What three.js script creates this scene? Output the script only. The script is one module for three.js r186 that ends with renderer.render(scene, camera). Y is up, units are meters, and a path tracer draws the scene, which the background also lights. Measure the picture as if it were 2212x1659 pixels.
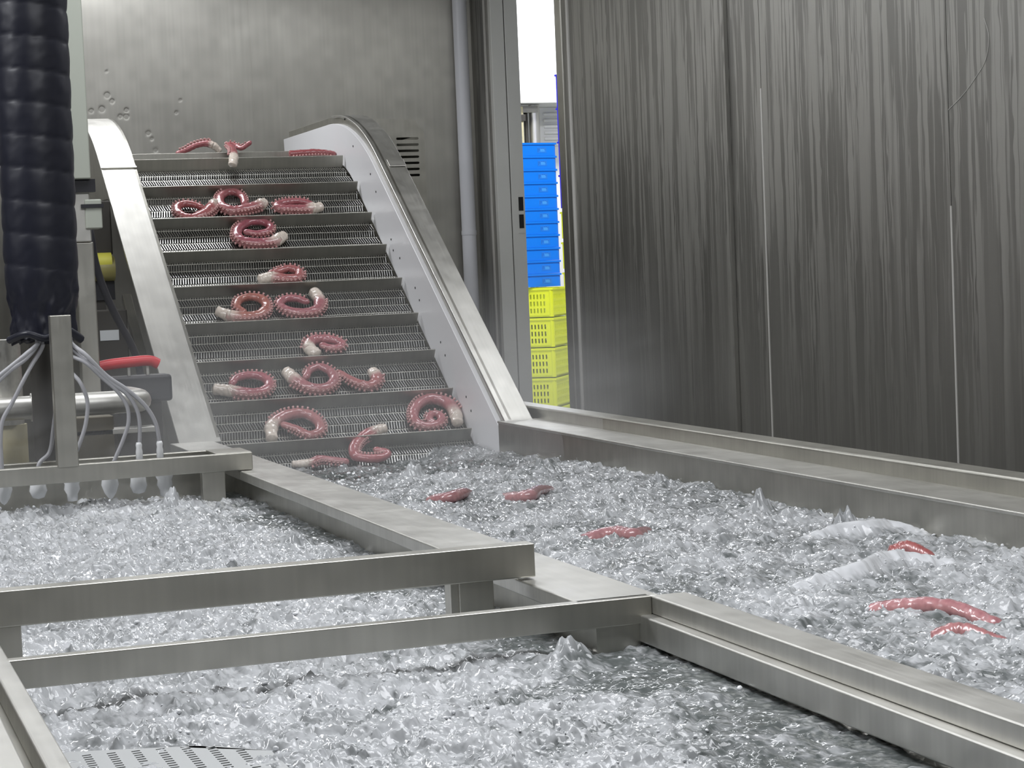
import * as THREE from 'three';
import { RoundedBoxGeometry } from 'three/addons/geometries/RoundedBoxGeometry.js';
import { mergeGeometries } from 'three/addons/utils/BufferGeometryUtils.js';
import { RectAreaLightUniformsLib } from 'three/addons/lights/RectAreaLightUniformsLib.js';
import { createNoise2D, createNoise3D } from 'simplex-noise';

// ------------------------------------------------------------------ camera, light, exposure
const scene = new THREE.Scene();
scene.background = new THREE.Color(0, 0, 0);
const V = (x, y, z) => new THREE.Vector3(x, y, z);
const camera = new THREE.PerspectiveCamera(21.54, 2212 / 1659, 0.1, 60);
{
  const back = V(-0.3312, 0.0573, 0.9418).normalize();
  const right = V(0.9417, -0.0418, 0.3337);
  right.addScaledVector(back, -right.dot(back)).normalize();
  const up = back.clone().cross(right);
  camera.quaternion.setFromRotationMatrix(new THREE.Matrix4().makeBasis(right, up, back));
  camera.position.set(0, 1.5, 0);
}
const renderer = new THREE.WebGLRenderer({ antialias: true });
renderer.toneMapping = THREE.LinearToneMapping;
renderer.toneMappingExposure = 1.0;
renderer.shadowMap.enabled = true;
RectAreaLightUniformsLib.init();
// ceiling lamps: [x, z, width along x, depth along z, radiance]
const CEILING = 3.1;
const LAMPS = [[0.95, -7.75, 1.5, 0.4, 10.5], [1.0, -2.2, 1.8, 0.8, 11.5], [-1.3, -4.6, 1.5, 0.4, 30], [0.9, -5.0, 1.5, 0.4, 10], [2.45, -6.0, 0.8, 0.4, 10]];  // last lamp is added, brightening the dim back right corner
const HALL_LAMPS = [[5.4, -11.5, 2.4, 0.6, 50], [6.4, -15.4, 2.4, 0.6, 50]];

// ------------------------------------------------------------------ helpers
function rng(seed) { let a = seed >>> 0; return () => { a = (a + 0x6d2b79f5) | 0; let t = Math.imul(a ^ (a >>> 15), 1 | a); t = (t + Math.imul(t ^ (t >>> 7), 61 | t)) ^ t; return ((t ^ (t >>> 14)) >>> 0) / 4294967296; }; }
const N2 = createNoise2D(rng(11)), N3 = createNoise3D(rng(23));
const clamp = (x, a = 0, b = 1) => Math.min(b, Math.max(a, x));
const sstep = (a, b, x) => { const t = clamp((x - a) / (b - a)); return t * t * (3 - 2 * t); };
const lerp = (a, b, t) => a + (b - a) * t;
const used = new Map();
function numbered(name) { const k = used.get(name) ?? 0; used.set(name, k + 1); return k ? `${name}_${String(k).padStart(3, '0')}` : name; }
function tag(o, label, category, group) { o.userData.label = label; o.userData.category = category; if (group) o.userData.group = group; return o; }
function thing(name, label, category, pos = [0, 0, 0], group) {
  const g = new THREE.Group(); g.name = numbered(name); g.position.set(...pos); scene.add(g);
  return tag(g, label, category, group);
}
function structure(name) { const g = new THREE.Group(); g.name = name; g.userData.kind = 'structure'; scene.add(g); return g; }
function part(name, geo, mat, parent) {
  const m = new THREE.Mesh(geo, mat); m.name = name; m.castShadow = true; m.receiveShadow = true;
  parent.add(m); return m;
}
// many placed copies of one small geometry, joined into one mesh
function joined(geo, matrices) {
  const g0 = geo.index ? geo : geo, P = g0.attributes.position, Nn = g0.attributes.normal, I = g0.index.array, n = matrices.length, pos = new Float32Array(n * P.count * 3), nor = new Float32Array(n * P.count * 3), idx = new Uint32Array(n * I.length), v = new THREE.Vector3(), nm = new THREE.Matrix3();
  matrices.forEach((m, k) => {
    nm.getNormalMatrix(m);
    for (let i = 0; i < P.count; i++) { const o = (k * P.count + i) * 3; v.fromBufferAttribute(P, i).applyMatrix4(m).toArray(pos, o); v.fromBufferAttribute(Nn, i).applyMatrix3(nm).normalize().toArray(nor, o); }
    for (let i = 0; i < I.length; i++) idx[k * I.length + i] = I[i] + k * P.count;
  });
  const g = new THREE.BufferGeometry(); g.setAttribute('position', new THREE.BufferAttribute(pos, 3)); g.setAttribute('normal', new THREE.BufferAttribute(nor, 3)); g.setIndex(new THREE.BufferAttribute(idx, 1)); return g;
}
// box by extents with uv in metres
function metricUV(g) {
  const p = g.attributes.position, n = g.attributes.normal, uv = new Float32Array(p.count * 2);
  for (let i = 0; i < p.count; i++) {
    const x = p.getX(i), y = p.getY(i), z = p.getZ(i), ax = Math.abs(n.getX(i)), ay = Math.abs(n.getY(i)), az = Math.abs(n.getZ(i));
    if (ax >= ay && ax >= az) { uv[2 * i] = z; uv[2 * i + 1] = y; } else if (az >= ay) { uv[2 * i] = x; uv[2 * i + 1] = y; } else { uv[2 * i] = x; uv[2 * i + 1] = z; }
  }
  g.setAttribute('uv', new THREE.BufferAttribute(uv, 2)); return g;
}
function box(x0, x1, y0, y1, z0, z1, r = 0) {
  const w = Math.abs(x1 - x0), h = Math.abs(y1 - y0), d = Math.abs(z1 - z0);
  const g = r > 0 ? new RoundedBoxGeometry(w, h, d, 2, Math.min(r, w / 2.05, h / 2.05, d / 2.05)) : new THREE.BoxGeometry(w, h, d);
  g.translate((x0 + x1) / 2, (y0 + y1) / 2, (z0 + z1) / 2);
  return metricUV(g);
}
function bar(a, b, w, h, upv = V(0, 1, 0), r = 0.002) {       // rectangular bar from a to b
  const d = b.clone().sub(a), L = d.length(); d.normalize();
  const side = d.clone().cross(upv).normalize(), up = side.clone().cross(d);
  const g = new RoundedBoxGeometry(w, h, L, 2, Math.min(r, w / 2.05, h / 2.05));
  metricUV(g);
  g.applyMatrix4(new THREE.Matrix4().makeBasis(side, up, d.clone().negate()).setPosition(a.clone().add(b).multiplyScalar(0.5)));
  return g;
}
function tube(points, r, seg = 40, rad = 10) { return new THREE.TubeGeometry(new THREE.CatmullRomCurve3(points, false, 'centripetal'), seg, r, rad, false); }
function cyl(a, b, r0, r1 = r0, n = 24) {
  const d = b.clone().sub(a), g = new THREE.CylinderGeometry(r1, r0, d.length(), n);
  g.applyQuaternion(new THREE.Quaternion().setFromUnitVectors(V(0, 1, 0), d.clone().normalize())); g.translate(...a.clone().add(b).multiplyScalar(0.5).toArray());
  return g;
}
// ------------------------------------------------------------------ textures
function dataTexture(w, h, f, srgb) {
  const d = new Uint8Array(w * h * 4);
  for (let y = 0; y < h; y++) for (let x = 0; x < w; x++) { const c = f(x, y); const i = (y * w + x) * 4; d[i] = clamp(c[0], 0, 1) * 255; d[i + 1] = clamp(c[1], 0, 1) * 255; d[i + 2] = clamp(c[2], 0, 1) * 255; d[i + 3] = 255; }
  const t = new THREE.DataTexture(d, w, h); t.wrapS = t.wrapT = THREE.RepeatWrapping; t.magFilter = THREE.LinearFilter; t.minFilter = THREE.LinearMipmapLinearFilter; t.generateMipmaps = true;
  if (srgb) t.colorSpace = THREE.SRGBColorSpace; t.needsUpdate = true; return t;
}
function repeated(t, u, v) { const c = t.clone(); c.repeat.set(u, v); c.needsUpdate = true; return c; }
// periodic value noise for tiling textures
function tileNoise(seed, nx, ny) {
  const r = rng(seed), a = new Float32Array(nx * ny).map(() => r());
  return (u, v) => {
    const x = ((u % 1) + 1) % 1 * nx, y = ((v % 1) + 1) % 1 * ny, i = Math.floor(x), j = Math.floor(y), s = (x - i) ** 2 * (3 - 2 * (x - i)), t = (y - j) ** 2 * (3 - 2 * (y - j));
    const A = (p, q) => a[(q % ny) * nx + (p % nx)];
    return lerp(lerp(A(i, j), A(i + 1, j), s), lerp(A(i, j + 1), A(i + 1, j + 1), s), t);
  };
}
const S = 512;
// vertical hairline brushing: g = roughness, r = bump
const bn = [tileNoise(1, 256, 8), tileNoise(2, 128, 3), tileNoise(3, 24, 24), tileNoise(4, 6, 6)];
const brushed = dataTexture(S, S, (x, y) => { const u = x / S, v = y / S, f = 0.5 * bn[0](u, v) + 0.5 * bn[1](u, v), s = bn[2](u, v), c = bn[3](u, v); return [f, 0.78 + 0.14 * f + 0.12 * (s - 0.5) + 0.18 * (c - 0.5), f]; });
const steelTint = dataTexture(256, 256, (x, y) => { const u = x / 256, v = y / 256, k = 0.9 + 0.1 * (0.6 * bn[2](u, v) + 0.4 * bn[3](u, v)) - 0.03 * bn[1](u, v); return [k, k, k * 0.985]; }, true);
// running condensation on the wall panels: wet runs (dark, smooth) between dull film (paler, rougher)
const RW = 2048, RH = 1024, rn = [tileNoise(31, 420, 9), tileNoise(32, 180, 7), tileNoise(33, 60, 5), tileNoise(34, 10, 5), tileNoise(35, 260, 60), tileNoise(36, 16, 9), tileNoise(37, 200, 9)];
function wetness(u, v) {
  const w = 0.0035 * (rn[4](u, v) - 0.5) + 0.007 * (rn[6](u, v) - 0.5);
  const k = 0.42 * rn[0](u + w, v) + 0.33 * rn[1](u + w, v) + 0.25 * rn[2](u + w, v);
  const zone = rn[3](u, v) * 0.6 + rn[5](u, v) * 0.4;
  // the runs fade out towards the foot of the panels
  const wet = 0.25 + 0.75 * sstep(0.34, 0.58, v + 0.22 * (rn[2](u, 0.3) - 0.5) + 0.12 * (rn[1](u, 0.7) - 0.5));
  return [lerp(0.5, sstep(0.42, 0.60, k + 0.25 * (zone - 0.5)), wet), zone];
}
const runsColor = dataTexture(RW, RH, (x, y) => { const [k, z] = wetness(x / RW, y / RH); const c = 0.81 + 0.17 * k + 0.03 * z; return [c, c, c * 0.985]; }, true);
const runsRough = dataTexture(RW, RH, (x, y) => { const [k, z] = wetness(x / RW, y / RH); const c = 0.86 + 0.10 * k + 0.08 * (z - 0.5); return [k, c, c]; });

const bk = [tileNoise(61, 200, 4), tileNoise(62, 9, 5), tileNoise(63, 30, 18)];
const backRough = dataTexture(S, S, (x, y) => { const u = x / S, v = y / S, f = 0.3 * bk[0](u, v) + 0.4 * bk[1](u, v) + 0.3 * bk[2](u, v); return [0.15 * bk[0](u, v) + 0.6 * bk[1](u, v) + 0.25 * bk[2](u, v), 0.75 + 0.35 * f, f]; });

// ------------------------------------------------------------------ materials
const lin = (r, g, b) => new THREE.Color().setRGB(r, g, b);
function steel(color, rough, rep = 2, tint = true) {
  return new THREE.MeshStandardMaterial({ color: lin(...color), metalness: 1, roughness: rough, roughnessMap: repeated(brushed, rep, rep), map: tint ? repeated(steelTint, 1.3, 1.3) : null });
}
const M = {
  steel: steel([0.55, 0.538, 0.505], 0.44), rim: steel([0.67, 0.660, 0.642], 0.5), link: new THREE.MeshStandardMaterial({ color: lin(0.66, 0.66, 0.64), metalness: 1, roughness: 0.34 }),
  back: (() => { const m = new THREE.MeshPhysicalMaterial({ color: lin(0.56, 0.548, 0.522), metalness: 1, roughness: 0.40, roughnessMap: repeated(backRough, 0.7, 0.7), map: repeated(steelTint, 0.9, 0.9), bumpMap: repeated(backRough, 0.7, 0.7), bumpScale: 0.0006 }); m.anisotropy = 0.75; m.anisotropyRotation = 0; return m; })(), jamb: new THREE.MeshStandardMaterial({ color: lin(0.68, 0.68, 0.65), roughness: 0.5, metalness: 0.15 }), weld: new THREE.MeshStandardMaterial({ color: lin(0.62, 0.61, 0.58), roughness: 0.5, metalness: 0.2 }),
  run: new THREE.MeshStandardMaterial({ color: lin(0.47, 0.463, 0.45), metalness: 1, roughness: 0.58, map: repeated(runsColor, 0.45, 1 / 3.1), roughnessMap: repeated(runsRough, 0.45, 1 / 3.1) }),
  white: new THREE.MeshPhysicalMaterial({ color: lin(0.84, 0.84, 0.86), roughness: 0.35 }),
  paint: new THREE.MeshStandardMaterial({ color: lin(0.78, 0.78, 0.77), roughness: 0.6 }), ceiling: new THREE.MeshStandardMaterial({ color: lin(0.70, 0.70, 0.68), roughness: 0.7 }),
  floor: new THREE.MeshStandardMaterial({ color: lin(0.36, 0.36, 0.35), roughness: 0.35 }), hallfloor: new THREE.MeshStandardMaterial({ color: lin(0.45, 0.46, 0.46), roughness: 0.4 }),
  pvc: new THREE.MeshPhysicalMaterial({ color: lin(0.74, 0.75, 0.80), roughness: 0.35 }), column: new THREE.MeshStandardMaterial({ color: lin(0.36, 0.38, 0.33), roughness: 0.5 }),
  hose: new THREE.MeshPhysicalMaterial({ color: lin(0.010, 0.011, 0.021), roughness: 0.42 }),
  rubber: new THREE.MeshStandardMaterial({ color: lin(0.012, 0.012, 0.016), roughness: 0.5 }), grimeAndShade: new THREE.MeshStandardMaterial({ color: lin(0.05, 0.046, 0.04), roughness: 0.6, metalness: 0.4 }),
  cable: new THREE.MeshPhysicalMaterial({ color: lin(0.40, 0.40, 0.42), roughness: 0.4 }), ferrule: new THREE.MeshPhysicalMaterial({ color: lin(0.82, 0.83, 0.84), roughness: 0.25 }),
  red: new THREE.MeshPhysicalMaterial({ color: lin(0.48, 0.025, 0.035), roughness: 0.4 }), yellow: new THREE.MeshPhysicalMaterial({ color: lin(0.74, 0.80, 0.0), roughness: 0.45 }), blue: new THREE.MeshPhysicalMaterial({ color: lin(0.0, 0.19, 0.78), roughness: 0.35 }), ultramarine: new THREE.MeshPhysicalMaterial({ color: lin(0.015, 0.01, 0.62), roughness: 0.4 }),
  slot: new THREE.MeshStandardMaterial({ color: lin(0.012, 0.012, 0.012), roughness: 0.8 }), brass: new THREE.MeshStandardMaterial({ color: lin(0.30, 0.27, 0.10), roughness: 0.4 }), tape: new THREE.MeshStandardMaterial({ color: lin(0.70, 0.66, 0.10), roughness: 0.5 }), paper: new THREE.MeshStandardMaterial({ color: lin(0.5, 0.52, 0.53), roughness: 0.5 }), brownish: new THREE.MeshStandardMaterial({ color: lin(0.11, 0.095, 0.06), roughness: 0.5 }), olive: new THREE.MeshStandardMaterial({ color: lin(0.42, 0.38, 0.24), roughness: 0.6 }),
  flesh: new THREE.MeshPhysicalMaterial({ vertexColors: true, color: 0xffffff, roughness: 0.3, clearcoat: 0.7, clearcoatRoughness: 0.12 }), sucker: new THREE.MeshPhysicalMaterial({ color: lin(0.60, 0.33, 0.32), roughness: 0.28, clearcoat: 0.6, clearcoatRoughness: 0.1 }),
  water: new THREE.MeshPhysicalMaterial({ vertexColors: true, color: 0xffffff, roughness: 0.1, ior: 1.35 }),
  drop: new THREE.MeshPhysicalMaterial({ color: lin(0.75, 0.76, 0.78), roughness: 0.06, ior: 1.5 }),
};

// ------------------------------------------------------------------ room shell
{
  const f = structure('floor'); part('floor_slab', box(-3.2, 3.0, -0.12, 0, -9.0, 2.7), M.floor, f); part('hall_slab', box(3.0, 12, -0.12, 0, -20.2, -2), M.hallfloor, f);
  const c = structure('ceiling'); part('ceiling_panel', box(-3.2, 3.12, CEILING, CEILING + 0.12, -9.05, 2.7), M.ceiling, c); part('hall_ceiling_panel', box(3.12, 12, 5.0, 5.12, -20.2, -2), M.paint, c);
  const b = structure('wall_back');
  const dented = (() => {       // sheet with small knocks beaten into it
    const g = new THREE.PlaneGeometry(0.74, 0.62, 210, 176), p = g.attributes.position, D = [[1.322, 2.322, 9, 7], [1.342, 2.296, 7, 6], [1.296, 2.262, 9, 8], [1.250, 2.255, 7, 6], [1.402, 2.256, 7, 6], [1.374, 2.230, 7, 5], [1.400, 2.228, 8, 7], [1.492, 2.155, 8, 5], [1.506, 2.130, 6, 4], [1.620, 2.243, 6, 4], [1.640, 2.297, 5, 4], [1.325, 2.425, 5, 3], [1.52, 2.08, 8, 4]];
    for (let i = 0; i < p.count; i++) { const x = p.getX(i) + 1.588, y = p.getY(i) + 2.32; let d = 0; for (const [a, c, w, k] of D) d += k * 0.00028 * Math.exp(-((x - a) ** 2 + (y - c) ** 2) / (w * 0.0011) ** 2 / 1.0); p.setXYZ(i, x, y, -8.8995 - d); }
    g.computeVertexNormals(); return metricUV(g);
  })();
  part('panel', mergeGeometries([box(-3.2, 1.960, 0, CEILING, -9.02, -8.9), dented]), M.back, b); part('panel', box(1.966, 3.0, 0, CEILING, -9.02, -8.9), M.back, b); part('seam', box(1.960, 1.966, 0, CEILING, -9.0, -8.9015), M.back, b);
  const l = structure('wall_left'); part('panel', box(-3.2, -3.08, 0, CEILING, -8.9, 2.6), M.run, l);
  const fr = structure('wall_front'); part('panel', box(-3.08, 3.0, 0, CEILING, 2.5, 2.62), M.run, fr);
  const r = structure('wall_right');
  part('panel', box(3.0, 3.12, 0, CEILING, -6.196, -5.966), M.run, r); part('panel', box(3.0, 3.12, 0, CEILING, -5.963, -4.838), M.run, r); part('panel', box(3.0, 3.12, 0, CEILING, -4.835, 2.5), M.run, r);
  part('weld_seam', box(2.9975, 3.01, 0, 2.05, -5.968, -5.961), M.weld, r); part('weld_seam', box(2.9975, 3.01, 0, 1.62, -4.840, -4.833), M.weld, r);
  part('scratch', tube([[2.107, -4.648], [2.056, -4.629], [1.997, -4.647], [1.954, -4.7], [1.917, -4.759], [1.882, -4.836]].map(([y, z]) => V(2.9995, y, z)), 0.0011, 30, 6), M.weld, r);
  part('lintel', box(3.0, 3.12, 3.0, CEILING, -8.62, -7.0), M.run, r); part('return_panel', box(3.0, 3.13, 0, CEILING, -8.9, -8.71), M.run, r); part('weld_seam', box(2.997, 3.01, 0, CEILING, -8.712, -8.702), M.weld, r); part('return_panel', box(3.004, 3.13, 0, CEILING, -8.704, -8.655), M.run, r); part('upper_wall', box(3.0, 3.12, CEILING, 5.0, -9.0, -2), M.paint, r); part('upper_wall', box(3.0, 3.12, 0, 5.0, -20.2, -8.95), M.paint, r);
  const j = structure('trim_1');
  part('jamb_strip', box(3.0, 3.0625, 0, 3.0, -8.655, -8.62, 0.003), M.jamb, j); part('jamb_strip', box(3.067, 3.13, 0, 3.0, -8.655, -8.62, 0.003), M.jamb, j); part('groove', box(3.05, 3.08, 0, 3.0, -8.655, -8.650), M.jamb, j);
  const sp = part('strike_plate', box(3.093, 3.125, 1.655, 1.83, -8.622, -8.617, 0.001), M.jamb, j); for (const y of [1.757, 1.678]) part('latch_shade', box(3.098, 3.120, y, y + 0.062, -8.62, -8.6155), M.slot, sp);  // near-black boxes paint in the shade of the latch holes
  const d = structure('door_1');
  part('door_leaf', box(2.985, 3.1, 0.06, 3.0, -7.70, -6.1985), M.run, d); part('door_edge', box(2.98, 3.1, 0.06, 3.0, -7.77, -7.70, 0.006), M.steel, d); part('edge_bead', box(2.976, 2.99, 0.06, 3.0, -7.635, -7.618, 0.004), M.weld, d);
  // next hall beyond the sliding door
  const hw = structure('wall_hall'); part('hall_panel', box(3.0, 12, 0, 5, -20.2, -20.08), M.paint, hw); part('hall_panel', box(12, 12.1, 0, 5, -20.2, -2), M.paint, hw); part('hall_panel', box(3.0, 12, 0, 5, -2, -1.9), M.paint, hw); 
}
function lampFixture(x, z, w, d, L, y, label, dir = -1) {
  const t = thing('ceiling_lamp', label, 'lamp', [x, y, z], 'ceiling lamps');
  part('housing', box(-w / 2 - 0.03, w / 2 + 0.03, -0.05, 0, -d / 2 - 0.03, d / 2 + 0.03, 0.01), M.paint, t);
  part('lamp_diffuser', new THREE.PlaneGeometry(w, d).rotateX(Math.PI / 2).translate(0, -0.055, 0), new THREE.MeshStandardMaterial({ color: 0xffffff, emissive: 0xffffff, emissiveIntensity: 2, roughness: 0.6 }), t);
  const a = new THREE.RectAreaLight(0xf9fbff, L, w, d); a.position.set(0, -0.07, 0); a.rotation.x = -Math.PI / 2; t.add(a); a.name = 'lamp_light';
}
LAMPS.forEach(([x, z, w, d, L], i) => lampFixture(x, z, w, d, L, CEILING, ['long ceiling lamp above the conveyor', 'long ceiling lamp above the near end of the tanks', 'long ceiling lamp left of the tanks', 'dim long ceiling lamp above the far end of the tanks', 'short lamp added above the walkway to brighten the back right corner'][i]));
HALL_LAMPS.forEach(([x, z, w, d, L], i) => lampFixture(x, z, w, d, L, 5.0, ['bright hall ceiling lamp in front of the crate stacks', 'bright hall ceiling lamp over the crate stacks'][i]));

// ------------------------------------------------------------------ boiling tank
const RIM = 1.038, WATER = 0.968;
{
  const t = thing('boiling_tank', 'long stainless double boiling tank with divider plate down its middle', 'tank');
  part('tank_floor', box(0.18, 2.0, 0.50, 0.52, -5.03, -0.6), M.steel, t); part('tank_floor', box(1.02, 2.0, 0.50, 0.52, -5.9, -5.03), M.steel, t);
  part('skirt', box(2.0, 2.10, 0.06, 1.02, -5.9, -0.6), M.steel, t); part('skirt', box(0.10, 0.16, 0.06, 1.0, -5.0, -0.6), M.steel, t);
  part('inner_wall', box(1.99, 2.0, 0.5, RIM - 0.006, -5.80, -0.6), M.steel, t);
  part('rim', box(1.986, 2.113, RIM - 0.008, RIM, -5.80, -0.6, 0.003), M.rim, t);
  part('guard_rail', box(2.113, 2.182, RIM - 0.04, 1.072, -6.5, -0.6, 0.007), M.steel, t);
  // divider, wide far stretch and narrow near stretch with a step
  part('divider_plate', box(0.985, 1.108, RIM - 0.023, RIM, -5.78, -2.57, 0.003), M.rim, t);
  part('divider_wall', box(1.012, 1.10, 0.5, RIM - 0.023, -5.78, -2.57), M.steel, t);
  part('divider_plate', box(1.094, 1.148, RIM - 0.026, RIM, -2.57, -0.6, 0.003), M.rim, t);
  part('divider_ledge', box(1.076, 1.120, 0.974, 1.012, -2.60, -0.6, 0.003), M.rim, t);
  part('divider_wall', box(1.088, 1.14, 0.5, 0.974, -2.57, -0.6), M.steel, t);
  part('cross_beam', box(0.205, 1.094, 1.0, RIM, -2.584, -2.564, 0.002), M.steel, t);
  part('left_rim', box(0.200, 0.224, RIM - 0.03, RIM, -4.6, -0.6, 0.003), M.rim, t); part('left_rim', box(0.150, 0.182, RIM - 0.03, RIM, -4.6, -0.6, 0.003), M.rim, t); part('rim_groove', box(0.16, 0.212, RIM - 0.05, RIM - 0.03, -4.6, -0.6), M.steel, t);
  part('inner_wall', box(0.205, 0.22, 0.5, RIM - 0.03, -5.03, -0.6), M.steel, t);
  part('end_wall', box(0.2, 1.012, 0.5, 1.036, -5.03, -5.01), M.steel, t); part('end_wall', box(1.1, 2.0, 0.5, 0.70, -5.9, -5.88), M.steel, t);
  for (const [x, z] of [[0.14, -4.9], [2.04, -5.7], [0.14, -0.8], [2.04, -0.8]]) part('foot', cyl(V(x, 0, z), V(x, 0.08, z), 0.04), M.steel, t);
}
// perforated tray in the near left corner of the left trough
{
  const sh = new THREE.Shape([[0.245, 1.6], [0.47, 1.6], [0.47, 2.20], [0.40, 2.265], [0.262, 2.31], [0.245, 2.30]].map((p) => new THREE.Vector2(...p)));
  for (let i = 0; i < 7; i++) for (let j = 0; j < 30; j++) {
    const x = 0.272 + i * 0.027 + 0.0, z = 2.28 - j * 0.0105 - i * 0.004, k = 0.010; if (z < 1.63 || z > 2.28 - Math.max(0, i - 4) * 0.03) continue;
    const h = new THREE.Path(); h.moveTo(x, z); h.lineTo(x + k, z + 0.001); h.lineTo(x + k, z + 0.0055); h.lineTo(x, z + 0.0045); h.closePath(); sh.holes.push(h);
  }
  const g = new THREE.ExtrudeGeometry(sh, { depth: 0.002, bevelEnabled: false, curveSegments: 4 }); g.rotateX(-Math.PI / 2);
  const t = thing('perforated_tray', 'perforated stainless tray just under the froth in the near left corner', 'tray', [0, 0.971, 0]);
  part('sheet', metricUV(g), new THREE.MeshStandardMaterial({ color: lin(0.42, 0.43, 0.43), metalness: 0.5, roughness: 0.5 }), t);
  for (const [x, z] of [[0.25, -2.25], [0.46, -2.15], [0.25, -1.65], [0.46, -1.65]]) part('leg', cyl(V(x, -0.451, z), V(x, 0, z), 0.006), M.steel, t);
}

// ------------------------------------------------------------------ boiling water
function billow(x, z, k, s) { return Math.abs(N3(x * k, z * k, s)) * 2 - 0.75; }
function ridge(x, z, k, s) { return 0.6 - Math.abs(N3(x * k, z * k, s)) * 1.8; }
function agitation(tank, x, z) {       // how hard the water boils here, 0..1
  if (tank === 'left') {
    const edge = sstep(1.06, 0.80, x + 0.10 * N2(z * 3.1, 7)) ;
    const near = lerp(edge, sstep(1.04, 0.70, x + 0.06 * N2(z * 6, 3)), 0.8 * sstep(-2.85, -2.3, z));
    return clamp(0.12 + 0.95 * near + 0.25 * N2(x * 4, z * 4));
  }
  return clamp(0.78 + 0.3 * N2(x * 3 + 9, z * 3));
}
const SPIKES = [[1.885, -3.82, 0.045, 0.026], [1.865, -3.42, 0.042, 0.028], [1.82, -4.95, 0.03, 0.04], [1.50, -5.06, 0.035, 0.03], [0.945, -2.50, 0.03, 0.03], [1.24, -2.06, 0.03, 0.03], [0.80, -4.72, 0.035, 0.03], [1.93, -4.45, 0.025, 0.03], [0.90, -3.9, 0.03, 0.03]];
// rolling white froth ridges: polylines of [x, z], height, width
const FROTH = [[[[1.75, -3.35], [1.814, -3.368], [1.872, -3.352], [1.93, -3.37], [1.975, -3.325]], 0.024, 0.015], [[[1.50, -2.895], [1.578, -2.934], [1.634, -2.945], [1.716, -3.022], [1.769, -3.037], [1.83, -2.99]], 0.020, 0.017]];
function frothAt(x, z) {
  let best = 0, lift = 0;
  for (const [line, hh, w] of FROTH) for (let i = 0; i < line.length - 1; i++) {
    const [ax, az] = line[i], [bx, bz] = line[i + 1], dx = bx - ax, dz = bz - az, t = clamp(((x - ax) * dx + (z - az) * dz) / (dx * dx + dz * dz)), d = Math.hypot(x - ax - t * dx, (z - az - t * dz) * 0.8) / w;
    const end = Math.sin(Math.PI * clamp((i + t) / (line.length - 1), 0.04, 0.96)) ** 0.5; const m = Math.exp(-d * d) * end; if (m > best) { best = m; lift = m * hh; }
  }
  return [best, lift];
}
function waterHeight(tank, x, z) {
  const a = agitation(tank, x, z), o = tank === 'left' ? 0 : 40;
  const wx = x + 0.012 * N2(x * 16 + o, z * 16), wz = z + 0.02 * N2(x * 14 + 30, z * 14 + o);
  let h = 0.007 * N2(x * 5 + o, z * 4) + 0.0075 * N3(wx * 9, wz * 8, 1 + o) + 0.0052 * billow(wx, wz, 17, 2 + o) + 0.0036 * N3(wx * 36, wz * 33, 3 + o) + 0.0026 * billow(wx, wz, 60, 4 + o) + 0.0014 * N3(x * 120, z * 105, 5 + o) + 0.0008 * billow(x, z, 210, 6 + o);
  h *= 0.25 + 0.85 * a;
  if (tank === 'right' && z < -2.8 && z > -3.5 && x > 1.4) { const [m, l] = frothAt(x, z); h = h * (1 - 0.92 * m) + l * 1.25; }
  for (const [sx, sz, sh, sw] of SPIKES) { const d = Math.hypot(x - sx, z - sz) / sw; if (d < 3) h += sh * Math.exp(-d * d * 1.2) * (1 + 0.4 * N2(x * 60, z * 60)); }
  if (tank === 'right') h -= 0.055 * sstep(-5.0, -5.5, z + 0.08 * N2(x * 5, 3)) * (1 - 0.6 * sstep(1.75, 1.95, x));      // drawn down where the belt dips in
  return WATER + h;
}
function foam(tank, x, z, h) {
  const a = agitation(tank, x, z), o = tank === 'left' ? 0 : 17;
  const wx = x + 0.010 * N2(x * 30 + o, z * 24), wz = z + 0.012 * N2(x * 28 + 50, z * 24 + o);
  const f = 0.26 * N3(x * 8, z * 7, 50 + o) + 0.36 * N3(wx * 26, wz * 22, 51 + o) + 0.48 * N3(wx * 66, wz * 54, 52 + o) + 0.38 * N3(wx * 140, wz * 120, 53 + o);
  const fr = tank === 'right' && z < -2.8 && z > -3.5 && x > 1.4 ? frothAt(x, z)[0] * 2.2 : 0;
  return fr + sstep(-0.95, 0.85, f + 1.2 * (a - (tank === 'left' ? 0.62 : 0.66)) + (h - WATER) * 10);
}
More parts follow.
